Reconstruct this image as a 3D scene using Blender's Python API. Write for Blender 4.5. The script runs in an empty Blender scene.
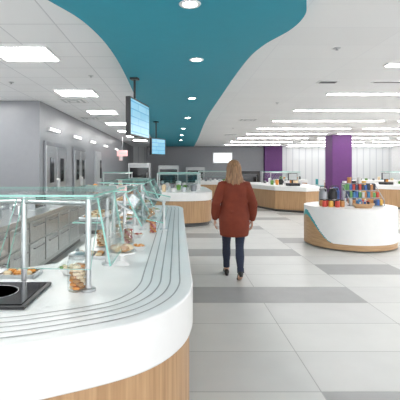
import bpy, bmesh, math, random
from mathutils import Vector, Matrix
random.seed(7)
scene = bpy.context.scene
try:
    scene.view_settings.view_transform = 'Standard'
except Exception: pass
EYE=1.55; CZ=3.05; SZ=2.95

# ------------------------------------------------------------------ materials
def newmat(name):
    m=bpy.data.materials.new(name); m.use_nodes=True
    return m, m.node_tree, m.node_tree.nodes['Principled BSDF']
def mat(name,col,rough=.5,metal=0,noise=.04,scale=8,emis=0,ecol=None,bump=0):
    m,nt,p=newmat(name)
    p.inputs['Roughness'].default_value=rough; p.inputs['Metallic'].default_value=metal
    tc=nt.nodes.new('ShaderNodeTexCoord'); n=nt.nodes.new('ShaderNodeTexNoise')
    n.inputs['Scale'].default_value=scale; n.inputs['Detail'].default_value=3
    nt.links.new(tc.outputs['Object'],n.inputs['Vector'])
    r=nt.nodes.new('ShaderNodeValToRGB')
    r.color_ramp.elements[0].position=.3; r.color_ramp.elements[1].position=.7
    r.color_ramp.elements[0].color=[max(0,c*(1-noise)) for c in col]+[1]
    r.color_ramp.elements[1].color=[min(1,c*(1+noise)) for c in col]+[1]
    nt.links.new(n.outputs['Fac'],r.inputs['Fac']); nt.links.new(r.outputs['Color'],p.inputs['Base Color'])
    if emis:
        p.inputs['Emission Color'].default_value=list(ecol or col)+[1]; p.inputs['Emission Strength'].default_value=emis
    if bump:
        b=nt.nodes.new('ShaderNodeBump'); b.inputs['Strength'].default_value=bump; b.inputs['Distance'].default_value=.01
        nt.links.new(n.outputs['Fac'],b.inputs['Height']); nt.links.new(b.outputs['Normal'],p.inputs['Normal'])
    return m
def woodmat(name,c1,c2,axis='Z'):
    m,nt,p=newmat(name); p.inputs['Roughness'].default_value=.45
    tc=nt.nodes.new('ShaderNodeTexCoord'); mp=nt.nodes.new('ShaderNodeMapping')
    s={'Z':(30,30,1.2),'H':(3,3,45)}[axis]; mp.inputs['Scale'].default_value=s
    n=nt.nodes.new('ShaderNodeTexNoise'); n.inputs['Scale'].default_value=1.5; n.inputs['Detail'].default_value=5
    r=nt.nodes.new('ShaderNodeValToRGB'); r.color_ramp.elements[0].position=.3; r.color_ramp.elements[1].position=.72
    r.color_ramp.elements[0].color=(*c1,1); r.color_ramp.elements[1].color=(*c2,1)
    nt.links.new(tc.outputs['Object'],mp.inputs['Vector']); nt.links.new(mp.outputs['Vector'],n.inputs['Vector'])
    nt.links.new(n.outputs['Fac'],r.inputs['Fac']); nt.links.new(r.outputs['Color'],p.inputs['Base Color'])
    return m
def gridmat(name,col,line,w,h,off=(0,0),mortar=.012,rough=.8,plane='XY',offset=0.0):
    m,nt,p=newmat(name); p.inputs['Roughness'].default_value=rough
    tc=nt.nodes.new('ShaderNodeTexCoord'); mp=nt.nodes.new('ShaderNodeMapping')
    mp.inputs['Location'].default_value=(off[0],off[1],0)
    if plane=='XZ': mp.inputs['Rotation'].default_value=(math.radians(-90),0,0)
    b=nt.nodes.new('ShaderNodeTexBrick'); b.offset=offset; b.inputs['Scale'].default_value=1
    b.inputs['Brick Width'].default_value=w; b.inputs['Row Height'].default_value=h
    b.inputs['Mortar Size'].default_value=mortar; b.inputs['Mortar Smooth'].default_value=.1
    b.inputs['Color1'].default_value=(*col,1); b.inputs['Color2'].default_value=(*[c*.97 for c in col],1); b.inputs['Mortar'].default_value=(*line,1)
    nt.links.new(tc.outputs['Object'],mp.inputs['Vector']); nt.links.new(mp.outputs['Vector'],b.inputs['Vector'])
    nt.links.new(b.outputs['Color'],p.inputs['Base Color'])
    return m
def emit(name,col,s):
    m,nt,p=newmat(name); p.inputs['Base Color'].default_value=(.8,.8,.8,1)
    p.inputs['Emission Color'].default_value=(*col,1); p.inputs['Emission Strength'].default_value=s
    return m
def glassmat(name,tint,base=.05):
    # thin pane: mostly clear, reflection rising at grazing angles on both faces
    m=bpy.data.materials.new(name); m.use_nodes=True; nt=m.node_tree; nt.nodes.clear()
    o=nt.nodes.new('ShaderNodeOutputMaterial'); t=nt.nodes.new('ShaderNodeBsdfTransparent'); g=nt.nodes.new('ShaderNodeBsdfGlossy')
    t.inputs['Color'].default_value=(*tint,1); g.inputs['Roughness'].default_value=.03
    f=nt.nodes.new('ShaderNodeLayerWeight'); f.inputs['Blend'].default_value=.5
    pw=nt.nodes.new('ShaderNodeMath'); pw.operation='POWER'; pw.inputs[1].default_value=5
    a=nt.nodes.new('ShaderNodeMath'); a.operation='MULTIPLY_ADD'; a.inputs[1].default_value=.7; a.inputs[2].default_value=base; a.use_clamp=True
    mx=nt.nodes.new('ShaderNodeMixShader')
    nt.links.new(f.outputs['Facing'],pw.inputs[0]); nt.links.new(pw.outputs[0],a.inputs[0]); nt.links.new(a.outputs[0],mx.inputs[0])
    nt.links.new(t.outputs[0],mx.inputs[1]); nt.links.new(g.outputs[0],mx.inputs[2]); nt.links.new(mx.outputs[0],o.inputs[0])
    return m
WHITE=mat('white_solid_surface',(.84,.84,.83),.28,noise=.015)
GROOVE=mat('rail_inlay_grey',(.38,.375,.37),.4)
WOOD=woodmat('oak_veneer',(.38,.22,.105),(.55,.345,.185))
WOODH=woodmat('oak_veneer_light',(.40,.24,.12),(.56,.365,.20),'H')
KICK=mat('toe_kick',(.10,.10,.10),.6)
STEEL=mat('brushed_steel',(.62,.63,.64),.28,1,noise=.08,scale=20)
STEELD=mat('dark_steel',(.30,.31,.33),.35,.9)
STEELP=mat('painted_steel_grey',(.48,.50,.51),.35,.3)
BLACK=mat('black_plastic',(.02,.02,.022),.35)
BLACKG=mat('black_glass',(.008,.008,.01),.08)
GREYW=mat('grey_wall_paint',(.27,.28,.30),.35,noise=.02)
GREYL=mat('light_grey_wall_paint',(.45,.47,.50),.4,noise=.02)
PURPLE=mat('purple_paint',(.135,.035,.18),.5)
TEAL=mat('teal_paint',(.02,.32,.43),.55,noise=.02)
TEALK=mat('teal_laminate',(.02,.38,.42),.4)
CEILL=gridmat('ceiling_tiles',(.90,.91,.92),(.66,.67,.69),.61,.61,(.05,.1),.008)
CEILR=gridmat('ceiling_panels',(.94,.94,.94),(.87,.87,.88),1.22,.61,(0,0),.006)
WALLW=gridmat('ribbed_white_wall',(.74,.76,.77),(.58,.60,.63),.45,8,(0,0),.035,.6,'XZ')
GLASS=glassmat('clear_glass',(.965,.988,.98),.05)
GEDGE=mat('glass_edge_green',(.30,.60,.54),.15,emis=.12,ecol=(.3,.6,.5))
JARG=glassmat('jar_glass',(.95,.97,.97),.08)
LPANEL=emit('led_panel',(1,.985,.96),22)
LLINE=emit('led_linear',(1,.99,.98),25)
LFILL=emit('added_back_wall_fill',(1,.99,.98),14)  # emission for the strip added to brighten the back wall
LDOWN=emit('downlight_lens',(1,.96,.9),30)
TRIMW=mat('white_trim',(.85,.85,.85),.5)
WIN=emit('daylight_glass',(.85,.93,1),1.4)

# ------------------------------------------------------------------ builder
class B:
    def __init__(s,name): s.name=name; s.bm=bmesh.new(); s.mats=[]
    def mi(s,m):
        if m not in s.mats: s.mats.append(m)
        return s.mats.index(m)
    def face(s,vs,m):
        try:
            f=s.bm.faces.new(vs); f.material_index=s.mi(m); return f
        except ValueError: return None
    def quad(s,pts,m): return s.face([s.bm.verts.new(p) for p in pts],m)
    def box(s,c,d,m,rz=0,M=None,edge=None):
        x,y,z=d[0]/2,d[1]/2,d[2]/2
        R=Matrix.Rotation(rz,3,'Z') if M is None else M
        v=[s.bm.verts.new(Vector(c)+R@Vector(p)) for p in [(-x,-y,-z),(x,-y,-z),(x,y,-z),(-x,y,-z),(-x,-y,z),(x,-y,z),(x,y,z),(-x,y,z)]]
        fs=[(0,3,2,1),(4,5,6,7),(0,1,5,4),(1,2,6,5),(2,3,7,6),(3,0,4,7)]
        ax=[2,2,1,0,1,0]; th=min(range(3),key=lambda i:d[i])
        for f,a in zip(fs,ax):
            s.face([v[i] for i in f], m if (edge is None or a==th) else edge)
    def lathe(s,c,prof,m,seg=24,sx=1,sy=1):
        rings=[]
        for r,z in prof:
            rings.append([s.bm.verts.new((c[0]+r*sx*math.cos(2*math.pi*i/seg),c[1]+r*sy*math.sin(2*math.pi*i/seg),c[2]+z)) for i in range(seg)])
        for a,b in zip(rings,rings[1:]):
            for i in range(seg):
                j=(i+1)%seg; s.face([a[i],a[j],b[j],b[i]],m)
        if prof[0][0]>1e-4: s.face(rings[0][::-1],m)
        if prof[-1][0]>1e-4: s.face(rings[-1],m)
    def tube(s,pts,rs,m,seg=12,cap=True):
        pts=[Vector(p) for p in pts]
        if not hasattr(rs,'__len__'): rs=[rs]*len(pts)
        rings=[]; up=None
        for i,p in enumerate(pts):
            t=(pts[min(i+1,len(pts)-1)]-pts[max(i-1,0)]).normalized()
            if up is None: up=Vector((0,0,1)) if abs(t.z)<.9 else Vector((1,0,0))
            a=t.cross(up).normalized(); b=a.cross(t).normalized(); up=b
            rings.append([s.bm.verts.new(p+rs[i]*(math.cos(2*math.pi*k/seg)*a+math.sin(2*math.pi*k/seg)*b)) for k in range(seg)])
        for A,C in zip(rings,rings[1:]):
            for i in range(seg):
                j=(i+1)%seg; s.face([A[i],A[j],C[j],C[i]],m)
        if cap: s.face(rings[0][::-1],m); s.face(rings[-1],m)
    def ell(s,c,r,m,seg=16,M=None):
        M=M or Matrix.Identity(3); n=seg//2
        rings=[]
        for i in range(1,n):
            a=math.pi*i/n
            rings.append([s.bm.verts.new(Vector(c)+M@Vector((r[0]*math.sin(a)*math.cos(2*math.pi*k/seg),r[1]*math.sin(a)*math.sin(2*math.pi*k/seg),-r[2]*math.cos(a)))) for k in range(seg)])
        lo=s.bm.verts.new(Vector(c)+M@Vector((0,0,-r[2]))); hi=s.bm.verts.new(Vector(c)+M@Vector((0,0,r[2])))
        for k in range(seg):
            j=(k+1)%seg
            s.face([lo,rings[0][j],rings[0][k]],m); s.face([hi,rings[-1][k],rings[-1][j]],m)
            for A,C in zip(rings,rings[1:]): s.face([A[k],A[j],C[j],C[k]],m)
    def prism(s,out,z0,z1,m,mside=None):
        lo=[s.bm.verts.new((x,y,z0)) for x,y in out]; hi=[s.bm.verts.new((x,y,z1)) for x,y in out]
        n=len(out)
        s.face(lo[::-1],m); s.face(hi,m)
        for i in range(n):
            j=(i+1)%n; s.face([lo[i],lo[j],hi[j],hi[i]],mside or m)
    def done(s,bevel=0,smooth=True,ang=35):
        bmesh.ops.recalc_face_normals(s.bm,faces=s.bm.faces)
        me=bpy.data.meshes.new(s.name); s.bm.to_mesh(me); s.bm.free()
        for m in s.mats: me.materials.append(m)
        if smooth:
            for p in me.polygons: p.use_smooth=True
            me.set_sharp_from_angle(angle=math.radians(ang))
        o=bpy.data.objects.new(s.name,me); scene.collection.objects.link(o)
        if bevel:
            b=o.modifiers.new('bevel','BEVEL'); b.width=bevel; b.segments=2; b.limit_method='ANGLE'; b.angle_limit=math.radians(50)
        return o
def catmull(P,n=10):
    out=[]
    for i in range(len(P)-1):
        p0=P[max(i-1,0)];p1=P[i];p2=P[i+1];p3=P[min(i+2,len(P)-1)]
        for k in range(n):
            t=k/n
            out.append(tuple(.5*((2*p1[a])+(-p0[a]+p2[a])*t+(2*p0[a]-5*p1[a]+4*p2[a]-p3[a])*t*t+(-p0[a]+3*p1[a]-3*p2[a]+p3[a])*t**3) for a in range(2)))
    out.append(tuple(P[-1])); return out
def offset(path,d):
    out=[]
    for i,p in enumerate(path):
        a=Vector(path[max(i-1,0)]); b=Vector(path[min(i+1,len(path)-1)]); t=(b-a).normalized()
        n=Vector((t.y,-t.x)); out.append((p[0]+n.x*d,p[1]+n.y*d))
    return out

# ------------------------------------------------------------------ floor
f=B('floor')
G=mat('tile_grout',(.42,.42,.41),.7); T1=mat('tile_light',(.64,.64,.62),.33,noise=.03,scale=3); T2=mat('tile_light_b',(.61,.61,.595),.35,noise=.03,scale=3)
T3=mat('tile_mid_grey',(.35,.35,.35),.38,noise=.04,scale=5)
f.box((4.5,12.5,-.052),(21,33,.1),G)
dark={(0,-1),(0,0),(-4,0),(-4,1),(2,1),(4,0),(6,1),(4,-1),(9,2),(9,0),(12,1),(8,3),(3,4),(5,4),(11,-1),(14,0),(14,2),(16,1),(16,4),(12,5),(7,-1)}
TW=1.2;TH=.61
for j in range(-13,40):
    for k in range(-6,12):
        x0=1.0+TW*k; y0=4.6+TH*j
        if x0<-6 or y0+TH>29: continue
        m=T3 if (j,k) in dark else (T1 if random.random()<.6 else T2)
        if j>16 and random.random()<.1: m=T3
        g=.004
        f.quad([(x0+g,y0+g,0),(x0+TW-g,y0+g,0),(x0+TW-g,y0+TH-g,0),(x0+g,y0+TH-g,0)],m)
f.done(smooth=False)

# ------------------------------------------------------------------ shell
def slab(name,c,d,m,bevel=0):
    b=B(name); b.box(c,d,m); return b.done(bevel,smooth=False)
YB=28
b=B('ceiling')
b.box((-2.6,12.5,CZ+.05),(6.8,33,.1),CEILL); b.box((7.9,12.5,CZ+.05),(14.2,33,.1),CEILR)
b.done(smooth=False)
R=catmull([(.95,2.0),(.98,2.8),(1.07,3.3),(1.17,3.65),(1.15,4.05),(.98,4.6),(.90,5.4),(.86,7.7),(.84,11.7),(1.0,19),(1.1,26)],8)
L=catmull([(-1.55,2.0),(-1.30,2.8),(-1.08,3.33),(-.88,3.9),(-.78,4.9),(-.79,6.7),(-.88,9.6),(-1.1,15),(-1.35,26)],8)
b=B('ceiling_soffit_teal'); out=R+L[::-1]
b.prism(out,SZ,CZ-.001,TEAL,TEAL); b.done()
slab('wall_back',(4.5,YB+.1,CZ/2),(21,.2,CZ),WALLW)
slab('wall_left',(-5.1,4.0,CZ/2),(.2,16,CZ),GREYL)
b=B('wall_left_block')
b.box((-4.05,18.45,CZ/2),(1.98,19.1,CZ-.002),GREYW); b.done(.01)
slab('wall_right',(15.1,12.5,CZ/2),(.2,33,CZ),TRIMW)
b=B('wall_back_accent')
b.box((1.95,YB-.15,CZ/2),(8.1,.3,CZ-.01),GREYW); b.box((6.62,YB-.3,CZ/2),(1.2,.6,CZ-.01),PURPLE)
b.done(.01)
b=B('window_1')
b.box((3.15,YB-.33,2.25),(1.35,.05,.75),TRIMW); b.box((3.15,YB-.36,2.25),(1.22,.02,.62),WIN); b.box((3.15,YB-.375,2.25),(.04,.02,.62),TRIMW)
b.done()
b=B('baseboard_left'); b.box((-3.05,18.45,.05),(.02,19.1,.1),KICK); b.done()
b=B('column'); b.box((7.42,18.4,CZ/2),(.88,.88,CZ),PURPLE); b.box((7.42,18.4,.06),(.93,.93,.12),KICK); b.done(.015)

def door(n,y0,y1):
    b=B(n); x=-3.052; yc=(y0+y1)/2; w=y1-y0
    b.box((x+.02,yc,1.09),(.05,w,2.18),STEELD)
    b.box((x+.05,yc-w/4,1.06),(.03,w/2-.06,2.02),STEEL); b.box((x+.05,yc+w/4,1.06),(.03,w/2-.06,2.02),STEEL)
    for s in (-1,1):
        b.box((x+.07,yc+s*w/4,1.5),(.012,.28,.6),BLACKG)
        b.tube([(x+.07,yc+s*.07,.95),(x+.11,yc+s*.07,.98),(x+.11,yc+s*.07,1.25),(x+.07,yc+s*.07,1.28)],.012,STEEL)
    b.done(.004)
door('door_1',9.15,10.8); door('door_2',11.7,13.1)
b=B('door_3'); b.box((-3.03,15.3,1.09),(.05,1.1,2.18),GREYL); b.box((-3.0,15.3,1.05),(.04,.95,2.06),STEELP); b.box((-2.97,15.6,1.5),(.02,.25,.7),BLACKG); b.ell((-2.95,14.95,1.0),(.04,.03,.03),STEEL); b.done(.004)
GLOWM=emit('glow_strip_face',(1,1,1),2.0)  # white emissive face of the strips on the grey wall
for y in (9.9,12.2,14.4,17,20):
    b=B('wall_glow_strip'); b.box((-3.04,y,2.48),(.04,.8,.09),TRIMW); b.box((-3.01,y,2.48),(.03,.74,.05),GLOWM); b.done()  # row of glowing strips in white frames, high on the grey wall
REDS=emit('red_sign_face',(.6,.04,.03),.25)
b=B('wall_sign'); b.box((-3.02,21.5,2.1),(.04,1.2,.3),REDS); b.box((-2.995,21.5,2.1),(.01,.8,.1),WHITE); b.done()

# ------------------------------------------------------------------ ceiling fixtures
for i in range(8):
    y=5.2+2.72*i-2.72
    b=B('ceiling_light_panel'); b.box((-1.98,y,CZ-.01),(.76,.66,.03),TRIMW); b.box((-1.98,y,CZ-.024),(.70,.60,.012),LPANEL); b.done()
    if y<8.5:
        b=B('ceiling_light_panel'); b.box((-4.1,y,CZ-.01),(.76,.66,.03),TRIMW); b.box((-4.1,y,CZ-.024),(.70,.60,.012),LPANEL); b.done()
for i,y in enumerate([3.0,5.75,8.0,10.3,12.6,15,17.4,19.9,22.5,25.2]):
    for x0,x1 in ((3.02,6.5),(7.0,10.5),(11.0,14.5)):
        b=B('added_fill_strip'); b.box(((x0+x1)/2,y,CZ-.01),(x1-x0+.03,.15,.03),TRIMW); b.box(((x0+x1)/2,y,CZ-.026),(x1-x0,.11,.012),LLINE); b.done()
b=B('added_fill_strip'); b.box((11.1,27.35,CZ-.01),(7.4,.2,.03),TRIMW); b.box((11.1,27.35,CZ-.026),(7.2,.14,.012),LFILL); b.done()  # extra strip added at the ceiling to make the back wall brighter
for x,y in ((.11,3.4),(.25,5.15),(.30,8.0),(.30,11.1),(.22,14.1),(.2,17),(.2,20),(-.1,1.2)):
    b=B('recessed_downlight'); b.lathe((x,y,SZ-.012),[(.085,.014),(.095,.006),(.09,0),(.066,.002)],TRIMW,28); b.lathe((x,y,SZ-.011),[(.062,0),(.062,.006)],LDOWN,24); b.done()
def diffuser(x,y,w=.56):
    b=B('air_diffuser'); b.box((x,y,CZ-.006),(w,w,.012),TRIMW)
    for k in range(4):
        s=w*(.84-.2*k)
        b.box((x,y,CZ-.013-.004*k),(s,s,.004),STEELP if k%2==0 else TRIMW)
    b.done()
diffuser(-2.35,4.2,.5); diffuser(-2.3,8.9); diffuser(-2.6,12.0); diffuser(2.2,12.4); diffuser(2.4,18)
for x,y in ((3.4,6.6),(8,6.6)):
    b=B('linear_air_slot'); b.box((x+1.3,y+.35,CZ-.006),(2.6,.12,.014),TRIMW); b.box((x+1.3,y+.35,CZ-.015),(2.55,.05,.006),KICK)
    b.done()
b=B('air_diffuser'); b.box((2.62,6.95,CZ-.006),(.34,.2,.012),TRIMW); b.box((2.62,6.95,CZ-.014),(.28,.12,.006),KICK); b.done()
for x,y in ((-1.4,6.5),(-2.9,7.0),(2.0,5),(2.3,9.2),(2.1,15),(5.6,9.2)):
    b=B('ceiling_sprinkler'); b.lathe((x,y,CZ-.03),[(.0,0),(.02,.002),(.012,.012),(.012,.02),(.045,.024),(.045,.03)],STEEL,16); b.done()

# ------------------------------------------------------------------ main serving counter
edge=catmull([(-.25,7.0),(-.02,6.9),(.09,6.6),(.095,6.0),(.09,4.5),(.09,3.2),(.09,2.55),(.084,2.2),(.015,1.93),(-.14,1.71),(-.42,1.545),(-.75,1.43),(-1.4,1.33),(-3.2,1.24)],8)
inner=[(-3.2,2.5),(-1.0,2.6),(-.82,2.75),(-.8,3.2),(-.8,7.0)]
b=B('serving_counter')
b.prism(edge+inner,.675,.9,WHITE)
e2=offset(edge,.02)
inn2=[(-3.15,2.45),(-1.0,2.55),(-.79,2.75),(-.77,3.2),(-.77,6.9)]
b.prism(e2+inn2,.1,.675,WOOD)
e3=offset(edge,.09)
b.prism(e3+[(-3.1,2.4),(-.95,2.5),(-.72,2.75),(-.7,6.8)],0,.1,KICK)
sub=edge[14:]
for d in (.075,.13,.185,.24,.295):
    A=offset(sub,d-.0042); C=offset(sub,d+.0042)
    for i in range(len(A)-1):
        b.quad([(*A[i],.9015),(*A[i+1],.9015),(*C[i+1],.9015),(*C[i],.9015)],GROOVE)
b.done(.008)

b=B('induction_hob'); b.box((-1.12,2.03,.908),(.84,.40,.014),BLACK); b.box((-1.12,2.03,.917),(.80,.36,.006),BLACKG)
for x in (-1.32,-.93):
    b.lathe((x,2.03,.9205),[(.12,0),(.12,.001),(.115,.001),(.115,0)],STEELP,32)
b.done(.004)

def glass_panel(b,p0,p1,p2,p3,t=.012):
    P=[Vector(p) for p in (p0,p1,p2,p3)]; n=(P[1]-P[0]).cross(P[3]-P[0]).normalized()*t/2
    a=[b.bm.verts.new(p+n) for p in P]; c=[b.bm.verts.new(p-n) for p in P]
    b.face(a,GLASS); b.face(c[::-1],GLASS)
    for i in range(4):
        j=(i+1)%4; b.face([a[i],c[i],c[j],a[j]],GEDGE)
def post(b,x,y,z1,r=.016):
    b.lathe((x,y,.901),[(.04,0),(.04,.012),(r,.016),(r,z1-.9),(r*.6,z1-.895)],STEEL,16)
b=B('sneeze_guard')
for x,y in ((-.86,2.25),(-.47,2.12)): post(b,x,y,1.40)
post(b,-1.7,2.25,1.40)
b.tube([(-2.0,2.24,1.36),(-.86,2.25,1.36),(-.47,2.12,1.36)],.012,STEEL)
b.tube([(-.47,2.12,1.36),(-.47,2.7,1.36)],.012,STEEL); post(b,-.47,2.7,1.40)
glass_panel(b,(-2.2,1.98,1.415),(-.40,1.92,1.415),(-.36,2.75,1.415),(-2.2,2.75,1.415),.011)
glass_panel(b,(-2.2,1.83,1.10),(-.84,1.87,1.10),(-.84,2.1,1.39),(-2.2,2.1,1.39),.010)
glass_panel(b,(-.80,1.88,1.08),(-.40,1.85,1.08),(-.40,2.08,1.39),(-.80,2.08,1.39),.010)
glass_panel(b,(-.36,2.16,1.02),(-.36,2.72,1.02),(-.43,2.72,1.39),(-.43,2.16,1.39),.010)
b.done()
def run_guard(y0,y1,xf=-.36,tilt=True):
    b=B('sneeze_guard'); n=2 if y1-y0<1.6 else 3
    for k in range(n):
        y=y0+.08+(y1-y0-.16)*k/(n-1)
        post(b,xf-.12,y,1.36)
        b.tube([(xf-.12,y,1.30),(xf+.02,y,1.22)],.01,STEEL); b.tube([(xf-.12,y,1.33),(xf-.4,y,1.36)],.01,STEEL)
    b.tube([(xf-.12,y0,1.33),(xf-.12,y1,1.33)],.012,STEEL)
    glass_panel(b,(xf-.5,y0,1.385),(xf+.0,y0,1.375),(xf+.0,y1,1.375),(xf-.5,y1,1.385),.010)
    glass_panel(b,(xf-.42,y0+.04,1.14),(xf-.16,y0+.04,1.14),(xf-.16,y1-.04,1.14),(xf-.42,y1-.04,1.14),.008)
    glass_panel(b,(xf+.10,y0,1.12),(xf+.10,y1,1.12),(xf-.02,y1,1.36),(xf-.02,y0,1.36),.010)
    b.done()
run_guard(2.95,3.75); run_guard(4.45,5.5); run_guard(5.7,6.7)
b=B('tilted_glass_shield')
post(b,-.36,4.2,1.27); post(b,-.14,4.2,1.20)
glass_panel(b,(-.44,3.93,1.08),(-.13,3.93,1.01),(-.07,4.28,1.24),(-.38,4.28,1.31),.014)
b.tube([(-.38,4.22,1.26),(-.12,4.22,1.19)],.010,STEEL)
b.done()

COOK=mat('cookie_brown',(.50,.25,.09),.7,noise=.2,scale=30); ORANGE=mat('candy_orange',(.75,.30,.06),.6,noise=.3,scale=40); CREAM=mat('cream_pastry',(.78,.62,.40),.6,noise=.15,scale=30)
RED=mat('red_fruit',(.45,.04,.03),.4); GREEN=mat('green_leaf',(.12,.28,.05),.6,noise=.3,scale=30)
def jar(x,y,z,s=1.0,fill=(COOK,CREAM,RED,ORANGE),name='cookie_jar'):
    b=B(name)
    b.lathe((x,y,z),[(.0,0),(.05*s,0),(.052*s,.01*s),(.052*s,.15*s),(.04*s,.17*s),(.04*s,.18*s)],JARG,28)
    b.lathe((x,y,z+.18*s),[(.045*s,0),(.047*s,.012*s),(.03*s,.022*s),(.008*s,.025*s),(.012*s,.035*s),(.0,.042*s)],STEEL,24)
    for k in range(7):
        for q in range(4):
            a=q*1.57+k*.8
            b.lathe((x+.022*s*math.cos(a),y+.022*s*math.sin(a),z+(.008+k*.019)*s),[(0,0),(.02*s,.001),(.022*s,.008*s),(.018*s,.014*s),(0,.016*s)],fill[(k+q)%len(fill)],12)
    b.done()
jar(-.53,2.13,.902,1.0,(COOK,CREAM,CREAM,ORANGE)); 
def bowl(x,y,z,r,fill,name='salad_bowl',m=WHITE):
    b=B(name)
    b.lathe((x,y,z),[(0,0),(r*.5,0),(r*.55,.008),(r*.9,r*.5),(r,r*.62),(r*.96,r*.62),(r*.8,r*.42)],m,28)
    for k in range(26):
        a=random.random()*6.28; q=r*.75*math.sqrt(random.random())
        b.ell((x+q*math.cos(a),y+q*math.sin(a),z+r*(.50+.12*random.random())),(r*.2,r*.17,r*.13),fill[k%len(fill)],8)
    b.done()
def cloche(x,y,z,r=.13):
    b=B('pastry_stand_with_dome')
    b.lathe((x,y,z),[(0,0),(r*.55,0),(r*.5,.01),(.018,.03),(.018,.06),(r*.4,.075),(r,.08),(r,.09),(0,.092)],WHITE,32)
    b.lathe((x,y,z+.093),[(r*.9,0),(r*.9,.07),(r*.75,.12),(r*.4,.15),(.012,.16),(.018,.18),(0,.19)],JARG,32)
    for k in range(6):
        a=k*1.047; b.ell((x+r*.5*math.cos(a),y+r*.5*math.sin(a),z+.115),(.035,.03,.022),(CREAM,COOK)[k%2],12)
    b.done()
cloche(-.37,2.68,.902,.09); bowl(-.66,2.45,.902,.07,(GREEN,CREAM,CREAM))
bowl(-.30,3.15,.902,.065,(ORANGE,CREAM)); jar(-.62,3.3,.902,1.0,(CREAM,COOK)); jar(-.55,3.7,.902,.9,(ORANGE,CREAM)); jar(-.42,3.45,.902,.9,(COOK,RED))
bowl(-.60,4.6,.902,.10,(GREEN,RED)); bowl(-.58,5.0,.902,.10,(ORANGE,CREAM)); jar(-.56,4.1,.902,1.1,(COOK,CREAM)); cloche(-.55,5.4,.902,.13)
bowl(-.55,6.0,.902,.1,(RED,CREAM)); cloche(-.55,6.45,.902); jar(-.33,4.75,.902,1,(COOK,ORANGE)); jar(-.33,5.2,.902,1,(CREAM,ORANGE)); bowl(-.3,5.9,.902,.07,(GREEN,ORANGE))
jar(-.24,4.0,.902,.8,(ORANGE,RED)); bowl(-.36,3.75,.902,.05,(RED,CREAM))
def tray(x,y,w=.3,d=.2,items=(CREAM,COOK),z=.901):
    b=B('pastry_tray'); b.box((x,y,z+.005),(w,d,.01),STEEL)
    for s in(-1,1): b.box((x+s*(w/2-.005),y,z+.013),(.01,d,.018),STEEL); b.box((x,y+s*(d/2-.005),z+.013),(w-.02,.01,.018),STEEL)
    nx=int(w/.07); ny=int(d/.065)
    for i in range(nx):
        for j in range(ny):
            b.ell((x-w/2+.02+(i+.5)*(w-.04)/nx,y-d/2+.015+(j+.5)*(d-.03)/ny,z+.022),(.027,.023,.016),items[(i+j)%len(items)],10)
    b.done()
tray(-.64,2.93,.26,.18); tray(-.95,2.42,.22,.16,(CREAM,ORANGE))
tray(-.65,3.35,.22,.5,(COOK,CREAM),1.145); tray(-.65,4.97,.22,.6,(CREAM,COOK),1.145); tray(-.65,6.2,.22,.6,(COOK,ORANGE),1.145)
b=B('stacked_plates')
for k in range(6): b.lathe((-1.35,2.42,.902+k*.009),[(0,0),(.06,0),(.10,.012),(.10,.016),(.055,.006),(0,.006)],WHITE,32)
b.done()

# back prep counter, stainless
b=B('prep_counter')
b.box((-2.3,6.3,.875),(.75,4.6,.05),STEEL); b.box((-2.32,6.3,.48),(.68,4.5,.74),STEELP); b.box((-2.36,6.3,.055),(.6,4.4,.11),KICK)
for k in range(7):
    y=4.35+k*.65
    for z,h in ((.68,.26),(.35,.34)):
        b.box((-1.972,y,z),(.022,.60,h),STEEL); b.tube([(-1.955,y-.2,z+h*.3),(-1.93,y-.2,z+h*.3),(-1.93,y+.2,z+h*.3),(-1.955,y+.2,z+h*.3)],.008,STEELD,8)
b.done(.004)
def pot(x,y,r,h,z=.9):
    b=B('stock_pot'); b.lathe((x,y,z),[(0,0),(r*.95,0),(r,.01),(r,h),(r*1.04,h+.008),(r*.9,h+.02),(r*.2,h+.035),(.015,h+.04),(.02,h+.06),(0,h+.065)],STEEL,28)
    for s in (-1,1): b.tube([(x+s*r,y-.04,z+h*.75),(x+s*(r+.035),y-.03,z+h*.78),(x+s*(r+.035),y+.03,z+h*.78),(x+s*r,y+.04,z+h*.75)],.006,STEEL,8)
    b.done()
pot(-2.3,4.6,.14,.16); pot(-2.35,5.1,.11,.2); pot(-2.3,7.4,.15,.18); pot(-2.2,5.6,.1,.12)
b=B('microwave_oven'); b.box((-2.38,6.4,1.03),(.40,.50,.26),STEEL); b.box((-2.172,6.33,1.03),(.012,.34,.2),BLACKG); b.box((-2.172,6.58,1.03),(.012,.07,.2),BLACK); b.done(.006)
b=B('prep_table'); b.box((-3.9,4.6,.88),(.9,2.6,.05),STEEL); b.box((-3.9,4.6,.3),(.8,2.5,.03),STEEL)
for sx in (-.38,.38):
    for sy in (-1.2,1.2): b.tube([(-3.9+sx,4.6+sy,0),(-3.9+sx,4.6+sy,.87)],.025,STEEL)
b.done()

# ------------------------------------------------------------------ far islands
def shrink(P,d):
    cx=sum(p[0] for p in P)/len(P); cy=sum(p[1] for p in P)/len(P)
    return [(p[0]-(p[0]-cx)/max(.01,math.hypot(p[0]-cx,p[1]-cy))*d,p[1]-(p[1]-cy)/max(.01,math.hypot(p[0]-cx,p[1]-cy))*d) for p in P]
def rounded_island(name,pts,fascia=.2,n=6,wood=WOOD):
    P=catmull(pts+[pts[0]],n)[:-1]
    b=B(name); b.prism(P,.9-fascia,.9,WHITE); b.prism(shrink(P,.03),.1,.9-fascia,wood); b.prism(shrink(P,.1),0,.1,KICK); b.done(.008)
def poly_island(name,pts,fascia=.16,wood=WOOD):
    b=B(name); b.prism(pts,.9-fascia,.9,WHITE); b.prism(shrink(pts,.04),.08,.9-fascia,wood); b.prism(shrink(pts,.12),0,.08,KICK); b.done(.012)
rounded_island('serving_island',[(-.75,10.6),(.0,10.4),(.7,10.6),(.98,11.2),(1.0,12.5),(.9,14.0),(.3,14.5),(-.6,14.4),(-.8,13.0),(-.8,11.5)],.22)
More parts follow.
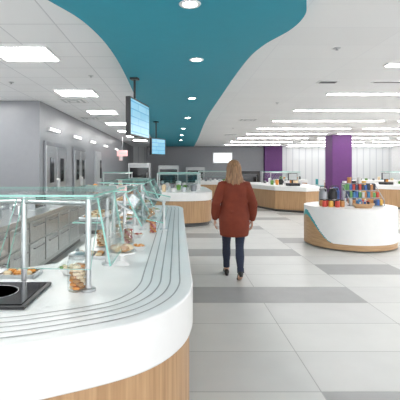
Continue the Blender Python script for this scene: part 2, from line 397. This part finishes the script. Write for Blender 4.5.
poly_island('buffet_island',[(2.95,16.2),(3.5,14.3),(4.4,13.6),(5.0,14.0),(5.3,16.5),(4.9,18.5),(3.3,18.5)])
poly_island('checkout_counter',[(7.5,15.6),(8.4,14.8),(11.0,14.8),(12.0,16.0),(11.0,17.2),(8.0,17.0)])
poly_island('salad_bar',[(.9,19.5),(2.5,19.2),(2.7,21.5),(1.0,22.0)])
poly_island('beverage_counter',[(8.0,21.0),(11.5,20.5),(12,22),(8.2,22.4)])
poly_island('beverage_counter',[(5.6,22.4),(7.2,22.0),(7.3,23.6),(5.7,23.8)])
def far_guard(x0,x1,y,z=.901):
    b=B('sneeze_guard'); n=max(2,int((x1-x0)/1.0)+1)
    for k in range(n):
        x=x0+(x1-x0)*k/(n-1); b.tube([(x,y,z),(x,y,z+.5)],.02,STEEL)
    glass_panel(b,(x0,y-.3,z+.5),(x1,y-.3,z+.5),(x1,y+.3,z+.5),(x0,y+.3,z+.5))
    glass_panel(b,(x0,y-.34,z+.22),(x1,y-.34,z+.22),(x1,y-.2,z+.48),(x0,y-.2,z+.48))
    b.tube([(x0,y,z+.46),(x1,y,z+.46)],.015,STEEL); b.done()
far_guard(-.6,.7,12.2); far_guard(-.6,.7,13.6); far_guard(3.7,4.8,15.8); far_guard(3.7,4.8,17.4); far_guard(1.1,2.5,20.3)
far_guard(8.4,11.2,16.2)
def tubs(x0,x1,y,n=6,z=.9):
    b=B('food_containers')
    for k in range(n):
        x=x0+(x1-x0)*(k+.5)/n; m=(STEEL,BLACK,WHITE,ORANGE,GREEN,STEEL,CREAM,STEELD)[random.randrange(8)]; h=.08+.14*random.random(); r=.06+.04*random.random()
        b.lathe((x,y+random.uniform(-.1,.1),z),[(0,0),(r*.8,0),(r,h*.9),(r,h),(r*.8,h),(r*.3,h*1.15),(0,h*1.15)],m,14)
    b.done()
tubs(-.6,.7,12.0,7); tubs(-.6,.7,13.5,7); tubs(3.6,4.9,15.6,7); tubs(3.7,4.8,17.2,6); tubs(1.1,2.5,20.1,6); tubs(8.5,11.2,16.4,10); tubs(-.5,.6,11.1,4); tubs(8.3,11.6,21.3,10); tubs(5.8,7.1,22.8,6)
def register(x,y,r=0):
    b=B('cash_register'); M=Matrix.Rotation(r,3,'Z'); V=lambda a,c,z:Vector((x,y,.9))+M@Vector((a,c,z))
    b.box(V(0,0,.05),(.38,.36,.10),BLACK,M=M); b.tube([V(0,.05,.1),V(0,.05,.22)],.03,BLACK); b.box(V(0,.02,.33),(.36,.04,.26),BLACK,M=M); b.box(V(0,-.002,.33),(.32,.008,.22),STEELP,M=M); b.done(.006)
register(8.2,15.7,.3); register(9.8,15.2,.0); register(4.2,14.5,.2)
def cabinet(name,x,y,w,d,h,m=STEELP):
    b=B(name); b.box((x,y,h/2+.04),(w,d,h-.08),m); b.box((x,y-d/2-.012,h*.62),(w*.86,.02,h*.5),BLACKG); b.box((x,y-d/2-.012,h*.2),(w*.9,.02,h*.24),STEEL); b.box((x,y,.03),(w*.9,d*.9,.06),KICK)
    b.tube([(x+w*.36,y-d/2-.02,h*.5),(x+w*.36,y-d/2-.06,h*.52),(x+w*.36,y-d/2-.06,h*.72),(x+w*.36,y-d/2-.02,h*.74)],.012,STEEL,8); b.done(.01)
cabinet('drink_cooler',-1.9,20.5,1.1,.8,1.8); cabinet('drink_cooler',-.5,24,1.2,.8,1.7); cabinet('drink_cooler',1.2,26.5,1.2,.8,1.6)
cabinet('display_cooler',4.6,26.4,1.6,.8,1.35,BLACK)
b=B('prep_counter'); b.box((-1.9,10.1,.875),(1.0,1.6,.05),STEEL); b.box((-1.9,10.1,.47),(.92,1.5,.76),STEELP); b.box((-1.9,10.1,.05),(.8,1.4,.1),KICK)
for k in range(3): b.box((-1.9-.3+.3*k,9.338,.5),(.27,.02,.6),STEEL)
b.done(.005)
tubs(-2.3,-1.5,10.0,5)
poly_island('prep_counter',[(-2.7,13.6),(-1.5,13.6),(-1.5,17.2),(-2.7,17.2)],.12,STEELP); far_guard(-2.6,-1.6,14.2); tubs(-2.6,-1.6,15.4,6)

def table(x,y):
    b=B('dining_table'); b.lathe((x,y,0),[(.25,0),(.25,.02),(.03,.04),(.03,.72),(.42,.725),(.42,.75),(0,.75)],WHITE,24); b.done()
def chair(x,y,r):
    b=B('dining_chair'); M=Matrix.Rotation(r,3,'Z'); V=lambda p:Vector((x,y,0))+M@Vector(p)
    b.box(V((0,0,.45)),(.42,.42,.03),TEALK,M=M); b.box(V((0,.2,.7)),(.40,.025,.34),TEALK,M=M)
    for sx in(-.18,.18):
        b.tube([V((sx,-.18,0)),V((sx,-.18,.44))],.012,STEEL,8); b.tube([V((sx,.2,0)),V((sx,.2,.8))],.012,STEEL,8)
    b.done(.005)
for x,y in ((9.5,24.6),(11.8,24.9),(13.3,19)):
    table(x,y); chair(x-.7,y,math.pi/2); chair(x+.7,y,-math.pi/2)

# ------------------------------------------------------------------ kiosk (right)
KX,KY,KRX,KRY,KH=3.52,8.2,.87,.93,.79
b=B('display_kiosk'); SA=200; SH=60
g=[[b.bm.verts.new((KX+KRX*math.cos(2*math.pi*i/SA),KY+KRY*math.sin(2*math.pi*i/SA),.03+(KH-.03)*j/SH)) for i in range(SA)] for j in range(SH+1)]
def sst(t): t=max(0,min(1,t)); return t*t*(3-2*t)
for j in range(SH):
    for i in range(SA):
        a=(i+.5)/SA*360; z=.03+(KH-.03)*(j+.5)/SH
        da=a-180 if a>=180 else 180-a
        u=1-sst(da/50)
        zb=.13+.48*u
        m=WOODH if z<zb else (TEALK if z<zb+.10*u and da<52 else WHITE)
        k=(i+1)%SA; b.face([g[j][i],g[j][k],g[j+1][k],g[j+1][i]],m)
b.face(g[-1],WHITE); 
b.lathe((KX,KY,0),[(KRX*.93,0),(KRX*.93,.03)],KICK,64,1,KRY/KRX)
b.done(.0,ang=50)
cols=[mat('pkg_%d'%i,c,.4) for i,c in enumerate([(.55,.06,.04),(.04,.12,.38),(.70,.40,.07),(.03,.03,.04),(.60,.60,.58),(.04,.20,.42),(.50,.22,.07),(.03,.05,.12),(.12,.32,.10)])]
b=B('snack_display_rack')
rx,ry=KX+.24,KY-.12
for lv in range(3):
    z=KH+.01+lv*.145
    yy=ry+lv*.14-.1
    b.box((rx,yy,z),(.66,.15,.012),STEELD)
    for k in range(11):
        h=.10+.03*random.random(); b.box((rx-.30+k*.06,yy+random.uniform(-.015,.015),z+.007+h/2),(.048,.08,h),random.choice(cols),rz=random.uniform(-.12,.12))
for s in(-.34,.34):
    b.tube([(rx+s,ry-.17,KH+.005),(rx+s,ry-.17,KH+.12),(rx+s,ry+.24,KH+.44),(rx+s,ry+.24,KH+.005)],.009,STEELD,8)
b.tube([(rx-.34,ry+.24,KH+.44),(rx+.34,ry+.24,KH+.44)],.009,STEELD,8)
b.done(.002)
b=B('candy_jars')
for k in range(8):
    x=KX-.62+.11*(k%4); y=KY-.42+.15*(k//4)+.04*abs(k%4-2)
    b.lathe((x,y,KH),[(0,0),(.042,0),(.046,.01),(.046,.10),(.032,.12)],random.choice([cols[0],cols[2],cols[6],cols[3]]),16); b.lathe((x,y,KH+.12),[(.036,0),(.036,.02),(0,.022)],random.choice([BLACK,cols[3],STEEL]),16)
b.done()
for i,(x,y) in enumerate(((KX-.50,KY+.05),(KX-.29,KY+.10),(KX-.10,KY+.45))):
    b=B('coffee_airpot'); b.lathe((x,y,KH),[(0,0),(.085,0),(.09,.02),(.09,.26),(.07,.3),(.07,.33),(.02,.35),(0,.35)],(STEELD,BLACK,cols[1])[i],20)
    b.tube([(x,y-.05,KH+.32),(x,y-.12,KH+.32),(x,y-.13,KH+.28)],.012,BLACK,8); b.tube([(x-.08,y,KH+.3),(x-.06,y,KH+.38),(x+.06,y,KH+.38),(x+.08,y,KH+.3)],.007,BLACK,8); b.done()
b=B('cup_stack_holder')
for k in range(5):
    b.lathe((KX+.10+.105*k,KY+.45,KH),[(0,0),(.035,0),(.045,.48+.08*(k%2)),(.04,.48+.08*(k%2))],(WHITE,cols[6],cols[3],cols[4],cols[2])[k],16)
b.done()
b=B('snack_basket')
bx,by=KX+.02,KY-.60
b.lathe((bx,by,KH),[(0,0),(.12,0),(.16,.07),(.165,.07),(.165,.085),(.15,.085),(.115,.02),(0,.02)],WOODH,20,1.3,.6)
for k in range(14): b.box((bx+random.uniform(-.13,.13),by+random.uniform(-.04,.04),KH+.09+random.uniform(-.02,.02)),(.06,.02,.07),random.choice(cols),rz=random.random()*3)
b.done(.002)

# ------------------------------------------------------------------ hanging screens
def screenmat():
    m,nt,p=newmat('menu_display'); p.inputs['Roughness'].default_value=.2
    tc=nt.nodes.new('ShaderNodeTexCoord'); br=nt.nodes.new('ShaderNodeTexBrick'); br.inputs['Scale'].default_value=1
    mp=nt.nodes.new('ShaderNodeMapping'); mp.inputs['Rotation'].default_value=(math.radians(90),0,0)
    br.offset=.3; br.inputs['Brick Width'].default_value=.42; br.inputs['Row Height'].default_value=.11; br.inputs['Mortar Size'].default_value=.008
    br.inputs['Color1'].default_value=(.20,.52,.72,1); br.inputs['Color2'].default_value=(.30,.60,.78,1); br.inputs['Mortar'].default_value=(.12,.40,.62,1)
    nt.links.new(tc.outputs['Object'],mp.inputs[0]); nt.links.new(mp.outputs[0],br.inputs['Vector']); nt.links.new(br.outputs['Color'],p.inputs['Base Color'])
    nt.links.new(br.outputs['Color'],p.inputs['Emission Color']); p.inputs['Emission Strength'].default_value=.45
    return m
SCR=screenmat()
def screen(x,y,z,w,h,rz,top=SZ):
    b=B('hanging_menu_screen')
    b.box((0,0,0),(w,.07,h),BLACK); b.box((0,-.037,0),(w-.05,.006,h-.05),SCR)
    b.box((0,.05,0),(.2,.05,.2),BLACK); b.tube([(0,.06,0),(0,.06,top-z-.001)],.018,BLACK); b.box((0,.06,top-z-.016),(.12,.12,.03),BLACK)
    o=b.done(.004); o.location=(x,y,z); o.rotation_euler=(0,0,rz)
screen(-.60,6.2,2.30,.98,.56,math.radians(78))
screen(-.58,12.0,2.19,.70,.50,math.radians(56))
b=B('exit_sign'); b.box((-2.6,19.0,2.25),(.5,.06,.28),emit('exit_red',(.8,.05,.04),.7)); b.box((-2.6,18.965,2.25),(.36,.01,.12),WHITE); b.tube([(-2.6,19,2.39),(-2.6,19,CZ)],.015,STEEL); b.done()

# ------------------------------------------------------------------ woman
SKIN=mat('skin',(.60,.36,.26),.5); JEAN=mat('dark_denim',(.018,.026,.055),.8,noise=.2,scale=60); SHOE=mat('black_leather',(.012,.012,.014),.35)
EYEW=mat('eye_white',(.8,.8,.8),.2); LIP=mat('lips',(.45,.13,.12),.4)
def knit():
    m,nt,p=newmat('rust_knit'); p.inputs['Roughness'].default_value=.9
    tc=nt.nodes.new('ShaderNodeTexCoord'); n=nt.nodes.new('ShaderNodeTexNoise'); n.inputs['Scale'].default_value=9
    w=nt.nodes.new('ShaderNodeTexWave'); w.inputs['Scale'].default_value=28; w.inputs['Distortion'].default_value=1.5
    r=nt.nodes.new('ShaderNodeValToRGB'); r.color_ramp.elements[0].color=(.13,.022,.010,1); r.color_ramp.elements[1].color=(.235,.043,.018,1)
    b=nt.nodes.new('ShaderNodeBump'); b.inputs['Strength'].default_value=.5; b.inputs['Distance'].default_value=.008
    nt.links.new(tc.outputs['Object'],n.inputs['Vector']); nt.links.new(tc.outputs['Object'],w.inputs['Vector'])
    nt.links.new(n.outputs['Fac'],r.inputs['Fac']); nt.links.new(r.outputs['Color'],p.inputs['Base Color'])
    nt.links.new(w.outputs['Fac'],b.inputs['Height']); nt.links.new(b.outputs['Normal'],p.inputs['Normal']); return m
KNIT=knit()
def hairmat():
    m,nt,p=newmat('blonde_hair'); p.inputs['Roughness'].default_value=.5
    tc=nt.nodes.new('ShaderNodeTexCoord'); mp=nt.nodes.new('ShaderNodeMapping'); mp.inputs['Scale'].default_value=(70,70,4)
    n=nt.nodes.new('ShaderNodeTexNoise'); n.inputs['Scale'].default_value=1.2; n.inputs['Detail'].default_value=4
    r=nt.nodes.new('ShaderNodeValToRGB'); r.color_ramp.elements[0].position=.32; r.color_ramp.elements[1].position=.7
    r.color_ramp.elements[0].color=(.12,.055,.022,1); r.color_ramp.elements[1].color=(.38,.21,.10,1)
    nt.links.new(tc.outputs['Object'],mp.inputs[0]); nt.links.new(mp.outputs[0],n.inputs['Vector']); nt.links.new(n.outputs['Fac'],r.inputs['Fac']); nt.links.new(r.outputs['Color'],p.inputs['Base Color']); return m
HAIR=hairmat()
woman=bpy.data.objects.new('walking_woman',None); scene.collection.objects.link(woman)
def remesh_obj(b,name,voxel,smooth_it=4,post=None):
    o=b.done(smooth=False); o.name=name
    m=o.modifiers.new('r','REMESH'); m.mode='VOXEL'; m.voxel_size=voxel; m.use_smooth_shade=True
    s=o.modifiers.new('s','SMOOTH'); s.factor=.5; s.iterations=smooth_it
    dg=bpy.context.evaluated_depsgraph_get(); me=bpy.data.meshes.new_from_object(o.evaluated_get(dg))
    o.modifiers.clear(); o.data=me; me.materials.clear()
    for p in me.polygons: p.use_smooth=True
    if post: post(me)
    o.parent=woman; return o
def rings(b,L,m,seg=28):
    rr=[[b.bm.verts.new((cx+rx*math.cos(2*math.pi*k/seg),cy+ry*math.sin(2*math.pi*k/seg),z)) for k in range(seg)] for cx,cy,z,rx,ry in L]
    for A,C in zip(rr,rr[1:]):
        for k in range(seg): j=(k+1)%seg; b.face([A[k],A[j],C[j],C[k]],m)
    b.face(rr[0][::-1],m); b.face(rr[-1],m)
body=B('body')
rings(body,[(0,0,.78,.10,.09),(0,0,.84,.165,.115),(0,0,.92,.17,.12),(0,0,1.05,.13,.09),(0,0,1.2,.145,.10),(0,0,1.3,.165,.095),(0,0,1.36,.12,.08),(0,.0,1.39,.06,.06)],SKIN)
body.tube([(0,0,1.36),(0,.01,1.42),(0,.02,1.50)],[.058,.05,.052],SKIN,16)
body.ell((0,.03,1.535),(.074,.092,.115),SKIN,24); body.ell((0,.055,1.47),(.05,.06,.05),SKIN,16)
body.ell((0,.125,1.525),(.012,.018,.022),SKIN,10)
for s in(-1,1): body.ell((s*.075,.02,1.53),(.01,.018,.03),SKIN,10)
body.tube([(-.09,0,.90),(-.095,.05,.78),(-.09,.15,.50),(-.088,.17,.44),(-.085,.18,.32),(-.08,.215,.13),(-.08,.22,.08)],[.09,.088,.060,.057,.060,.038,.036],SKIN,18)
body.tube([(.09,0,.90),(.092,.0,.78),(.075,-.01,.50),(.072,-.03,.44),(.065,-.10,.33),(.055,-.22,.16),(.055,-.235,.12)],[.09,.088,.060,.057,.061,.038,.036],SKIN,18)
body.tube([(-.08,.20,.06),(-.08,.30,.045),(-.082,.38,.03)],[.033,.032,.022],SKIN,14)
body.tube([(.055,-.24,.105),(.055,-.16,.06),(.055,-.09,.03)],[.033,.032,.022],SKIN,14)
ELB={-1:(-.262,-.06,1.06),1:(.262,-.03,1.05)}; WR={-1:(-.265,.05,.83),1:(.265,.07,.81)}
for s in(-1,1):
    sh=(s*.165,0,1.32); e=ELB[s]; w=WR[s]
    mid=[(a+c)/2 for a,c in zip(sh,e)]; fm=[(a+c)/2 for a,c in zip(e,w)]
    body.tube([(s*.12,0,1.33),sh,mid,e,fm,w],[.05,.052,.044,.036,.034,.025],SKIN,14)
    W=Vector(w); d=(Vector(w)-Vector(e)).normalized()*.4+Vector((0,0,-1))*.6; d.normalize()
    acr=Vector((0,1,0)); acr=(acr-acr.dot(d)*d).normalized(); nrm=d.cross(acr)
    if nrm.x*s>0: nrm=-nrm
    Mh=Matrix((nrm,acr,d)).transposed()
    body.ell(W+d*.05,(.014,.038,.052),SKIN,14,M=Mh)
    for q,(off,ln,r) in enumerate(((.030,.068,.0078),(.010,.076,.0082),(-.011,.070,.0078),(-.031,.056,.007))):
        p=W+d*.082+acr*off*.92; sp=acr*off*.18
        pts=[p,p+d*ln*.42+sp+nrm*.008,p+d*ln*.74+sp*1.5+nrm*.024,p+d*ln*.9+sp*1.7+nrm*.042]
        body.tube(pts,[r*1.05,r,r*.92,r*.75],SKIN,10)
    p=W+d*.022+acr*.028
    body.tube([p,p+acr*.022+d*.022+nrm*.012,p+acr*.030+d*.048+nrm*.022,p+acr*.030+d*.066+nrm*.028],[.012,.0105,.009,.007],SKIN,10)
def bodymat(me):
    me.materials.append(SKIN); me.materials.append(JEAN)
    for p in me.polygons:
        c=p.center
        if .125<c.z<.98 and abs(c.x)<.205: p.material_index=1
remesh_obj(body,'body',.0055,3,bodymat)
b=B('jeans_cuffs')
for (p0,p1) in (((-.083,.200,.20),(-.08,.217,.12)),((.058,-.195,.195),(.055,-.228,.145))):
    b.tube([p0,p1],[.047,.046],JEAN,20)
o=b.done(); o.parent=woman
b=B('face_features')
for s in(-1,1):
    b.ell((s*.03,.108,1.545),(.014,.01,.009),EYEW,12); b.ell((s*.03,.116,1.545),(.006,.004,.006),BLACK,10); b.box((s*.03,.116,1.565),(.03,.006,.005),HAIR)
b.ell((0,.112,1.488),(.022,.008,.007),LIP,12); o=b.done(); o.parent=woman
def shoe(cx,cy,pitch,name,zl):
    b=B(name); M=Matrix.Rotation(pitch,3,'X'); V=lambda x,y,z: Vector((cx,cy,zl))+M@Vector((x,y,z))
    b.tube([V(0,-.035,.055),V(0,.02,.048),V(0,.10,.032),V(0,.17,.024),V(0,.20,.018)],[.036,.036,.035,.030,.016],SHOE,18)
    b.ell(V(0,-.03,.05),(.036,.036,.045),SHOE,16,M=M); b.ell(V(0,.14,.012),(.038,.075,.014),SHOE,16,M=M)
    b.tube([V(0,-.045,.04),V(0,-.045,.0)],[.028,.022],SHOE,12); b.box(V(0,.03,.012),(.045,.16,.012),SHOE,M=M)
    remesh_obj(b,name,.006,2,lambda me: me.materials.append(SHOE))
shoe(-.08,.22,math.radians(3),'shoe_left',.0)
shoe(.055,-.235,math.radians(-26),'shoe_right',.078)
sw=B('sweater')
rings(sw,[(0,0,.60,.18,.14),(0,0,.615,.198,.155),(0,-.005,.70,.208,.16),(0,-.005,.82,.215,.16),(0,0,.95,.20,.142),(0,0,1.08,.185,.13),(0,-.005,1.2,.19,.132),(0,-.005,1.29,.195,.125),(0,0,1.345,.165,.105),(0,.0,1.39,.10,.082),(0,.005,1.42,.072,.068)],KNIT,36)
for s in(-1,1):
    sh=(s*.165,-.005,1.30); e=ELB[s]; w=WR[s]; mid=[(a+c)/2 for a,c in zip(sh,e)]; fm=[(a*.4+c*.6) for a,c in zip(e,w)]
    sw.tube([(s*.08,0,1.31),sh,mid,e,fm,w],[.07,.078,.070,.062,.060,.040],KNIT,18)
rnd=random.Random(3)
for k in range(14):
    z=.72+.045*k; a=rnd.random()*6.28
    sw.tube([(.185*math.cos(a),.13*math.sin(a),z),(.19*math.cos(a+.5),.132*math.sin(a+.5),z+.05),(.185*math.cos(a+1),.13*math.sin(a+1),z+.06)],[.008,.022,.008],KNIT,8)
remesh_obj(sw,'sweater',.009,4,lambda me: me.materials.append(KNIT))
b=B('hair'); N=72
HR=[(1.668,.012,.02,.015),(1.662,.040,.05,.01),(1.645,.064,.078,.008),(1.61,.086,.102,.005),(1.56,.098,.112,.0),(1.50,.103,.112,-.005),(1.44,.112,.108,-.015),(1.38,.125,.10,-.03),(1.32,.130,.090,-.045),(1.27,.118,.078,-.06),(1.235,.085,.055,-.07),(1.21,.04,.03,-.08)]
for shell in (0,1):
    rr=[]
    for i,(z,rx,ry,cy) in enumerate(HR):
        row=[]
        for k in range(N+1):
            a=math.radians(-90)+math.radians(-138+276*k/N) if i>2 else math.radians(-90-179+358*k/N)
            fl=1+(.035*math.sin(k*1.9+i*.3)+.03*math.sin(k*.7+i*.5))*min(1,i/4)
            s=fl*(1 if shell==0 else .80)
            row.append(b.bm.verts.new((rx*s*math.cos(a),cy+ry*s*math.sin(a)+.02,z+(.02*math.sin(k*.9) if i>=9 else 0))))
        rr.append(row)
    for A,C in zip(rr,rr[1:]):
        for k in range(N): b.face([A[k],A[k+1],C[k+1],C[k]],HAIR)
    if shell==0: first=rr
    else:
        for q in (0,N):
            for i in range(len(rr)-1): b.face([first[i][q],first[i+1][q],rr[i+1][q],rr[i][q]],HAIR)
o=b.done(ang=80); o.parent=woman
woman.location=(.80,5.60,0)

# ------------------------------------------------------------------ world + camera
w=bpy.data.worlds.new('world'); scene.world=w; w.use_nodes=True
w.node_tree.nodes['Background'].inputs[0].default_value=(.96,.975,1,1); w.node_tree.nodes['Background'].inputs[1].default_value=3.1
cam=bpy.data.cameras.new('camera'); co=bpy.data.objects.new('camera',cam); scene.collection.objects.link(co)
cam.sensor_width=36; cam.lens=36; cam.shift_x=(200-177)/400; cam.shift_y=-(200-168)/400; cam.clip_start=.05
co.location=(0,0,EYE); co.rotation_euler=(math.radians(90),0,0)
scene.camera=co
